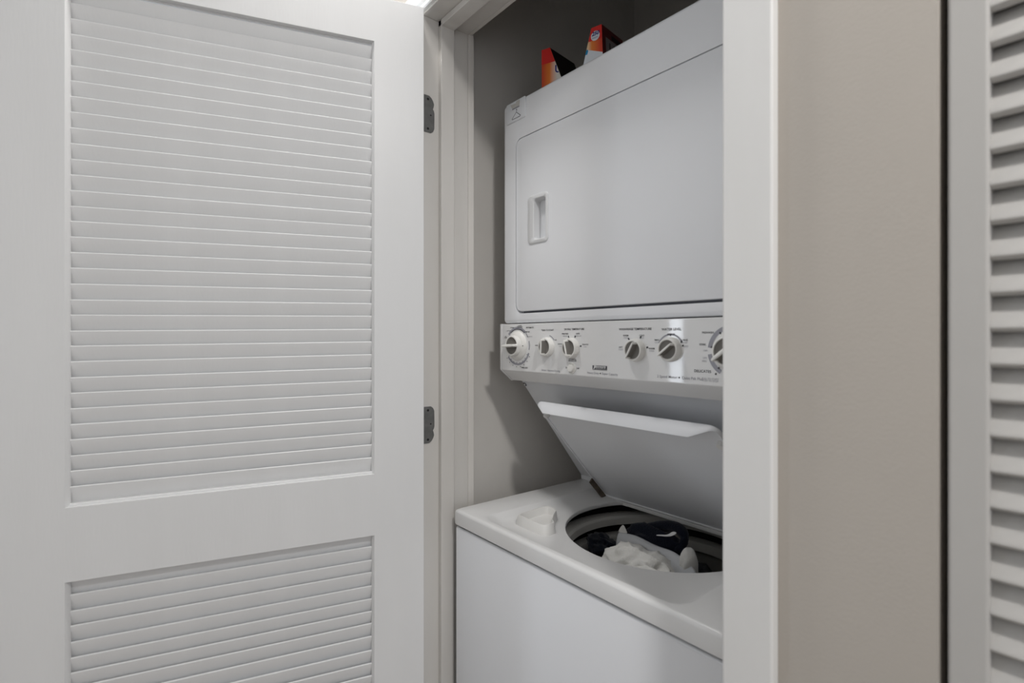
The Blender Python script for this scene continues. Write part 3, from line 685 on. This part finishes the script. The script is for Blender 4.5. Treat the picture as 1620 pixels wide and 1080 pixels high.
def sheet(name, rows, m, parent, th=0.0022, sub=2, wob=0.0, seed=0):
    """rows of points -> smoothed cloth with thickness"""
    bm = bmesh.new(); loft(bm, rows, closed=False)
    o = obj(name, bm, m, parent, smooth=180)
    s = o.modifiers.new('s', 'SUBSURF'); s.levels = s.render_levels = sub
    s = o.modifiers.new('t', 'SOLIDIFY'); s.thickness = th; s.offset = 0
    return o
ZBK = WELL - 0.335
navy = empty('navy_garment', P(HC.x+0.03, HC.y, ZBK)); tag(navy, 'dark navy knitted garment with a white tag heaped in the washer tub', 'clothing')
lump('body', P(0.668, 0.900, -0.505), (0.150, 0.150, 0.050), 'navy_knit', navy, 3.1, 0.22, 1.6, 4, floor_to=ZBK+0.001)
lump('sleeve', P(0.772, 0.875, -0.455), (0.050, 0.030, 0.022), 'navy_knit', navy, 5.3, 0.3, 1.8, 4, rot=-0.35)
lump('fold', px(1035, 866, 0.905), (0.075, 0.028, 0.045), 'navy_knit', navy, 1.7, 0.25, 1.5, 4)
band = [(990, 853), (1003, 845), (1018, 838), (1033, 833), (1050, 831), (1066, 832), (1077, 837), (1083, 847), (1083, 857), (1077, 866), (1068, 874)]
bm = bmesh.new(); tube(bm, [px(x, y, 0.90 + 0.018*math.sin(i*0.32)) for i, (x, y) in enumerate(band)], [0.004, 0.008, 0.010, 0.011, 0.0115, 0.012, 0.0125, 0.0125, 0.012, 0.011, 0.009], 12)
o = obj('collar', bm, 'navy_knit', navy, smooth=180); s = o.modifiers.new('s', 'SUBSURF'); s.levels = s.render_levels = 1
sheet('tag', [[px(x, y, 0.872) for x, y in ((1038, 845.2), (1046, 845.4), (1053, 846.0), (1059, 844.5), (1064, 839.5))],
              [px(x, y, 0.872) for x, y in ((1038, 847.2), (1046, 847.5), (1054, 848.6), (1064, 848.0), (1073, 842.5))]], 'tag_white', navy, 0.0008)
shirt = empty('white_shirt', P(0.63, 0.84, -0.52)); tag(shirt, 'crumpled white shirt with an upturned collar corner on the navy laundry', 'clothing')
lump('body', P(0.636, 0.826, -0.456), (0.080, 0.055, 0.052), 'white_cotton', shirt, 8.2, 0.26, 1.7, 5, floor_to=-0.52)
lump('hem', P(0.575, 0.790, -0.440), (0.070, 0.028, 0.024), 'white_cotton', shirt, 2.2, 0.22, 1.4, 4, rot=0.15)
lump('cuff', px(1089, 893, 0.873), (0.015, 0.022, 0.032), 'white_cotton', shirt, 4.4, 0.10, 1.0, 4, floor_to=-0.52)
up = [(977.5, 841.5), (985, 843), (1000, 845.5), (1013, 850), (1028, 859), (1046, 866.5), (1062, 870.5), (1076, 879), (1090, 892), (1106, 908)]
lo = [(973.5, 871), (983, 869), (996, 866), (1010, 861), (1023, 868), (1035, 880), (1046, 892), (1056, 901), (1066, 909), (1078, 916)]
mid = [((a+c)/2 + 0.5, (b+d)/2 - 1.0) for (a, b), (c, d) in zip(up, lo)]
sheet('collar', [[px(x, y, 0.880 - 0.002*i) for i, (x, y) in enumerate(up)], [px(x, y, 0.866 - 0.002*i) for i, (x, y) in enumerate(mid)], [px(x, y, 0.866 - 0.0025*i) for i, (x, y) in enumerate(lo)]], 'white_satin', shirt)
sheet('collar_point', [[px(977.5, 842, 0.880), px(980, 836, 0.883), px(984.5, 830, 0.886)], [px(984, 843.5, 0.881), px(986, 837, 0.885), px(986.0, 830.2, 0.887)], [px(994, 845, 0.884), px(990.5, 838, 0.887), px(987.5, 831, 0.888)]], 'white_cotton', shirt, 0.0015)
